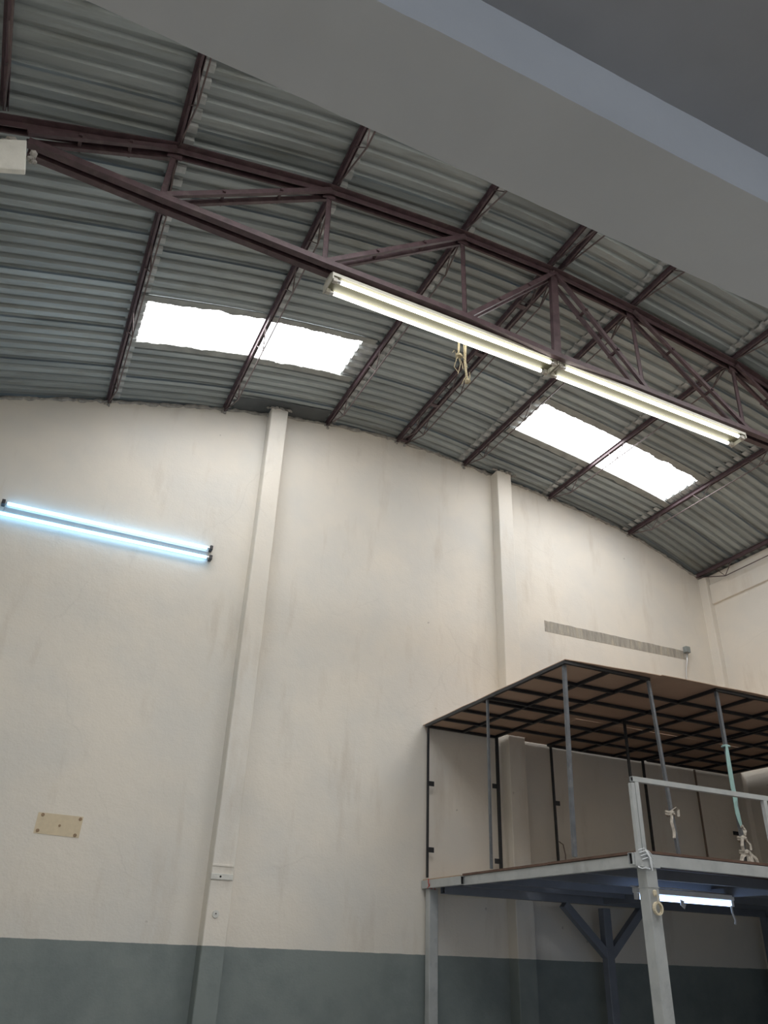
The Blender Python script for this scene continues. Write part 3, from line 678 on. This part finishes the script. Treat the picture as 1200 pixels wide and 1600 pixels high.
cpost(f3, (9.64, 8.66, ZP), (9.64, 8.66, ZC - BW), 0.034, M['black']); cpost(f3, (9.64, 5.82, ZP), (9.64, 5.82, ZC - BW), 0.034, M['black'])
tb = build('bolt_tab', MB().box(9.50, 9.63, 8.655, 8.67, 1.66, 1.71), M['black'], f3)

# hardboard sheets lying on the frames
def board(x0, x1, y0, y1, z, label, sag=0.01, seed=0, yskew=0.0):
    nx, ny = 7, 5; vs = []
    for lay in (0, 0.006):
        for i in range(nx):
            for j in range(ny):
                u_, v_ = i / (nx - 1), j / (ny - 1)
                vs.append((x0 + (x1 - x0) * u_, y0 + (y1 - y0) * v_ + yskew * u_ * (1 - v_), z + lay + sag * (1.0 * abs(mnoise.noise(Vector((u_ * 2 + seed, v_ * 2, seed))))) ))
    g = lambda l, i, j: l * nx * ny + i * ny + j; fs = []
    for i in range(nx - 1):
        for j in range(ny - 1):
            fs += [(g(0, i, j), g(0, i + 1, j), g(0, i + 1, j + 1), g(0, i, j + 1)), (g(1, i, j), g(1, i, j + 1), g(1, i + 1, j + 1), g(1, i + 1, j))]
    for i in range(nx - 1): fs += [(g(0, i, 0), g(1, i, 0), g(1, i + 1, 0), g(0, i + 1, 0)), (g(0, i, ny - 1), g(0, i + 1, ny - 1), g(1, i + 1, ny - 1), g(1, i, ny - 1))]
    for j in range(ny - 1): fs += [(g(0, 0, j), g(0, 0, j + 1), g(1, 0, j + 1), g(1, 0, j)), (g(0, nx - 1, j), g(1, nx - 1, j), g(1, nx - 1, j + 1), g(0, nx - 1, j + 1))]
    return tag(build('hardboard_sheet', MB().add(vs, fs), M['board']), label, 'board', 'hardboard sheets on the canopy')
zb = ZC + 0.001
board(4.60, 5.70, 5.86, 7.51, zb, 'brown hardboard sheet on the canopy at its outer front left corner', seed=1, yskew=-0.09)
board(4.60, 5.70, 7.525, 8.795, zb, 'brown hardboard sheet on the canopy at its left end against the back wall', seed=2)
board(5.705, 7.20, 5.75, 7.51, zb, 'brown hardboard sheet on the canopy, second along the front edge', seed=3, yskew=-0.03)
board(5.705, 6.015, 7.525, 8.608, zb, 'narrow brown hardboard sheet on the canopy stopping short of the pilaster', seed=4)
board(7.203, 8.60, 5.72, 7.51, zb, 'brown hardboard sheet on the canopy, third along the front edge', seed=5)
board(6.018, 8.60, 7.525, 8.785, zb, 'brown hardboard sheet on the canopy along the back wall right of the pilaster', seed=6)
board(8.603, 9.90, 5.72, 7.51, zb, 'brown hardboard sheet on the canopy at the front by the right wall', seed=7)
board(8.603, 9.83, 7.514, 8.785, zb, 'brown hardboard sheet on the canopy in the room corner', seed=8)

# strip light under the deck
ul = thing('deck_strip_light', (6.28, 6.46, 0.56), 'short lit tube light fixed beneath the mezzanine deck', 'light')
build('body', MB().box(5.66, 6.91, 6.43, 6.49, 0.605, 0.655), M['plastic'], ul, bevel=0.004)
tb = build('fluorescent_tube', MB().tube([(5.71, 6.46, 0.575), (6.86, 6.46, 0.575)], 0.024, 12), M['tube_under'], ul, smooth=True)
for x in (5.685, 6.885): build('lamp_holder', MB().box(x - .016, x + .016, 6.438, 6.482, 0.55, 0.61), M['plastic'], ul)
build('stay_wire', MB().tube([(5.62, 6.46, 0.66), (6.1, 6.44, 0.668), (6.9, 6.46, 0.655)], 0.006, 5), M['plastic'], ul)
mb = MB(); mb.ribbon([(6.86, 6.44, 0.555), (6.85, 6.43, 0.49), (6.875, 6.43, 0.43), (6.865, 6.43, 0.39)], 0.022); q = build('tape_end', mb, M['plastic'], ul); q['label'] = 'white tape end hanging down'
mb = MB(); mb.ribbon([(6.22, 6.435, 0.57), (6.21, 6.43, 0.535), (6.245, 6.43, 0.515)], 0.05); q = build('tape_end', mb, M['plastic'], ul); q['label'] = 'pale blue tape scrap'

for xx in (-0.6, 2.6):  # unseen lamps added behind the camera to brighten the slab and its edge beam
    sl = thing('added_slab_light', (xx + .6, -1.6, 1.6), 'added bluish tube light, unseen, under the concrete slab behind the camera, ' + ('near the left wall' if xx < 0 else 'farther from the left wall'), 'light')
    build('body', MB().box(xx, xx + 1.25, -1.63, -1.57, 1.63, 1.685), M['plastic'], sl, bevel=0.004)
    build('fluorescent_tube', MB().tube([(xx + .05, -1.6, 1.60), (xx + 1.20, -1.6, 1.60)], 0.019, 12), M['tube_added'], sl, smooth=True)
    for x in (xx + .025, xx + 1.225): build('lamp_holder', MB().box(x - .016, x + .016, -1.622, -1.578, 1.575, 1.635), M['plastic'], sl)

# ------------------------------------------------------------------ rags, ribbon, ties
def rag(name, c, label, tails, r=0.035, m='rag', cat='rag'):
    mb = MB(); ring = [(c[0] + r * math.cos(a), c[1] + r * math.sin(a), c[2] + 0.006 * math.sin(3 * a)) for a in np.linspace(0, 2 * math.pi, 13)[:-1]]
    mb.tube(ring, 0.012, 6, closed=True); mb.tube([(p[0], p[1], p[2] + 0.02) for p in ring], 0.011, 6, closed=True)
    blob(mb, (c[0] - r * .4, c[1] - r, c[2] + 0.01), 0.022, c[2] * 10, 2)
    for tl, w in tails: mb.ribbon([(c[0] + a, c[1] + b_, c[2] + d) for a, b_, d in tl], w, (1, 0.2, 0), 0.003, [0.5 * i for i in range(len(tl))])
    return tag(build(name, mb, M[m], smooth=False), label, cat)
rag('rag', (5.645, 5.842, 1.23), 'small white rag tied round the middle grey canopy post', [([(-.02, -.04, .02), (.03, -.05, .06), (.055, -.05, .04), (.05, -.05, -.02)], 0.025), ([(-.02, -.04, 0), (-.045, -.05, -.08), (-.03, -.05, -.16), (-.04, -.05, -.21)], 0.028)])
rag('rag', (6.47, 5.81, 1.075), 'upper white rag knotted round the right grey canopy post', [([(-.01, -.04, .03), (-.05, -.05, .02), (-.07, -.05, -.06), (-.06, -.05, -.1)], 0.028), ([(0, -.04, 0), (.04, -.05, -.04), (.035, -.05, -.09)], 0.02)], 0.036)
rag('rag', (6.47, 5.81, 0.955), 'lower white rag with long tails tied round the right grey canopy post', [([(-.02, -.04, 0), (-.09, -.05, -.03), (-.12, -.05, -.09), (-.13, -.05, -.13)], 0.035), ([(.02, -.04, .01), (.08, -.05, -.04), (.11, -.05, -.11)], 0.03), ([(-.01, -.045, -.01), (-.015, -.05, -.10), (-.01, -.05, -.16)], 0.045), ([(.02, -.045, .02), (.03, -.05, -.08), (.025, -.05, -.16)], 0.03)], 0.038)
mb = MB(); zz = [1.945, 1.85, 1.70, 1.55, 1.45, 1.38, 1.30, 1.24, 1.19]
xo = [-.035, -.045, -.050, -.052, -.045, -.055, -.050, -.04, -.03]; ww = [.03, .05, .06, .052, .05, .046, .048, .042, .02]
mb.ribbon([(6.47 + a, 5.765, z) for a, z in zip(xo, zz)], ww, (1, 0.15, 0), 0.002, [0.1, .15, .1, .2, .35, .1, .3, .2, .6])
mb.tube([(6.47 + .034 * math.cos(a), 5.81 + .034 * math.sin(a), 1.95) for a in np.linspace(0, 2 * math.pi, 13)[:-1]], 0.012, 6, closed=True)
tag(build('ribbon', mb, M['teal']), 'long pale teal ribbon hanging down the right grey canopy post', 'ribbon')
mb = MB(); mb.ribbon([(6.45, 5.765, 1.20), (6.47, 5.76, 1.15), (6.465, 5.76, 1.11)], [.03, .035, .015], (1, 0, 0), 0.002, [0, .8, .2]); blob(mb, (6.45, 5.766, 1.19), 0.018, 4, 1)
tag(build('rag', mb, M['rag']), 'white scrap tied to the lower end of the teal ribbon', 'rag')
# wire tying rail and beams together at the mezzanine corner
mb = MB()
for k, (dz, dx) in enumerate(((.03, 0), (.012, .01), (-.01, .02), (-.035, .03))):
    mb.tube([(4.585 + dx, 5.137, ZT + dz - .01), (4.64 + dx, 5.134, ZT + dz + .008), (4.69 + dx * .5, 5.134, ZT + dz - .012), (4.725, 5.137, ZT + dz - .04)], 0.0035, 5)
mb.ribbon([(4.655, 5.134, ZT + .03), (4.672, 5.130, ZT + .005), (4.69, 5.129, ZT - .03), (4.692, 5.130, ZT - .07), (4.70, 5.132, ZT - .12)], [.012, .022, .016, .02, .008])
mb.ribbon([(4.565, 5.137, ZBm - .016), (4.60, 5.134, ZBm - .026), (4.64, 5.134, ZBm - .018), (4.68, 5.134, ZBm - .024)], .013)
tag(build('binding_wire', mb, M['plastic']), 'clear plastic and wire bound round the front corner of the mezzanine', 'wire')
mb = MB(); mb.tube([(4.60, 8.62, ZT + .01), (4.585, 8.60, ZT - .03), (4.60, 8.60, ZT - .07), (4.63, 8.60, ZT - .09)], 0.005, 5); mb.tube([(4.62, 8.60, ZT - .01), (4.66, 8.60, ZT - .05), (4.675, 8.60, ZT - .10)], 0.004, 5)
mb.tube([(4.61, 8.60, ZT + .0), (4.60, 8.59, ZT - .05), (4.575, 8.60, ZT - .09)], 0.004, 5)
tag(build('cable_tie', mb, M['red']), 'thin red wire dangling where the mezzanine edge meets the back wall', 'wire')
# tape roll and knot on the front column
mb = MB(); cx, cy_, cz = 4.705, 5.128, 0.385
ring = lambda r, y: [(cx + r * math.cos(a) * .9, y, cz + r * math.sin(a)) for a in np.linspace(0, 2 * math.pi, 17)[:-1]]
ri = [ring(0.048, cy_ - .012), ring(0.048, cy_ + .012), ring(0.034, cy_ + .012), ring(0.034, cy_ - .012)]
vs = [p for R in ri for p in R]; fs = []
for a in range(4):
    b_ = (a + 1) % 4
    for k in range(16): fs.append((a * 16 + k, a * 16 + (k + 1) % 16, b_ * 16 + (k + 1) % 16, b_ * 16 + k))
tag(build('tape_roll', mb.add(vs, fs), M['tape']), 'cream roll of tape hung on the front grey mezzanine column', 'tape roll')
mb = MB(); mb.tube([(4.695, 5.146, 0.50), (4.69, 5.12, 0.485), (4.71, 5.115, 0.46), (4.70, 5.115, 0.435)], 0.004, 5); blob(mb, (4.692, 5.128, 0.49), 0.022, 7, 2, (.9, .6, 1.2))
tag(build('string_knot', mb, M['tape']), 'cream knotted string above the tape roll on the grey column', 'string')
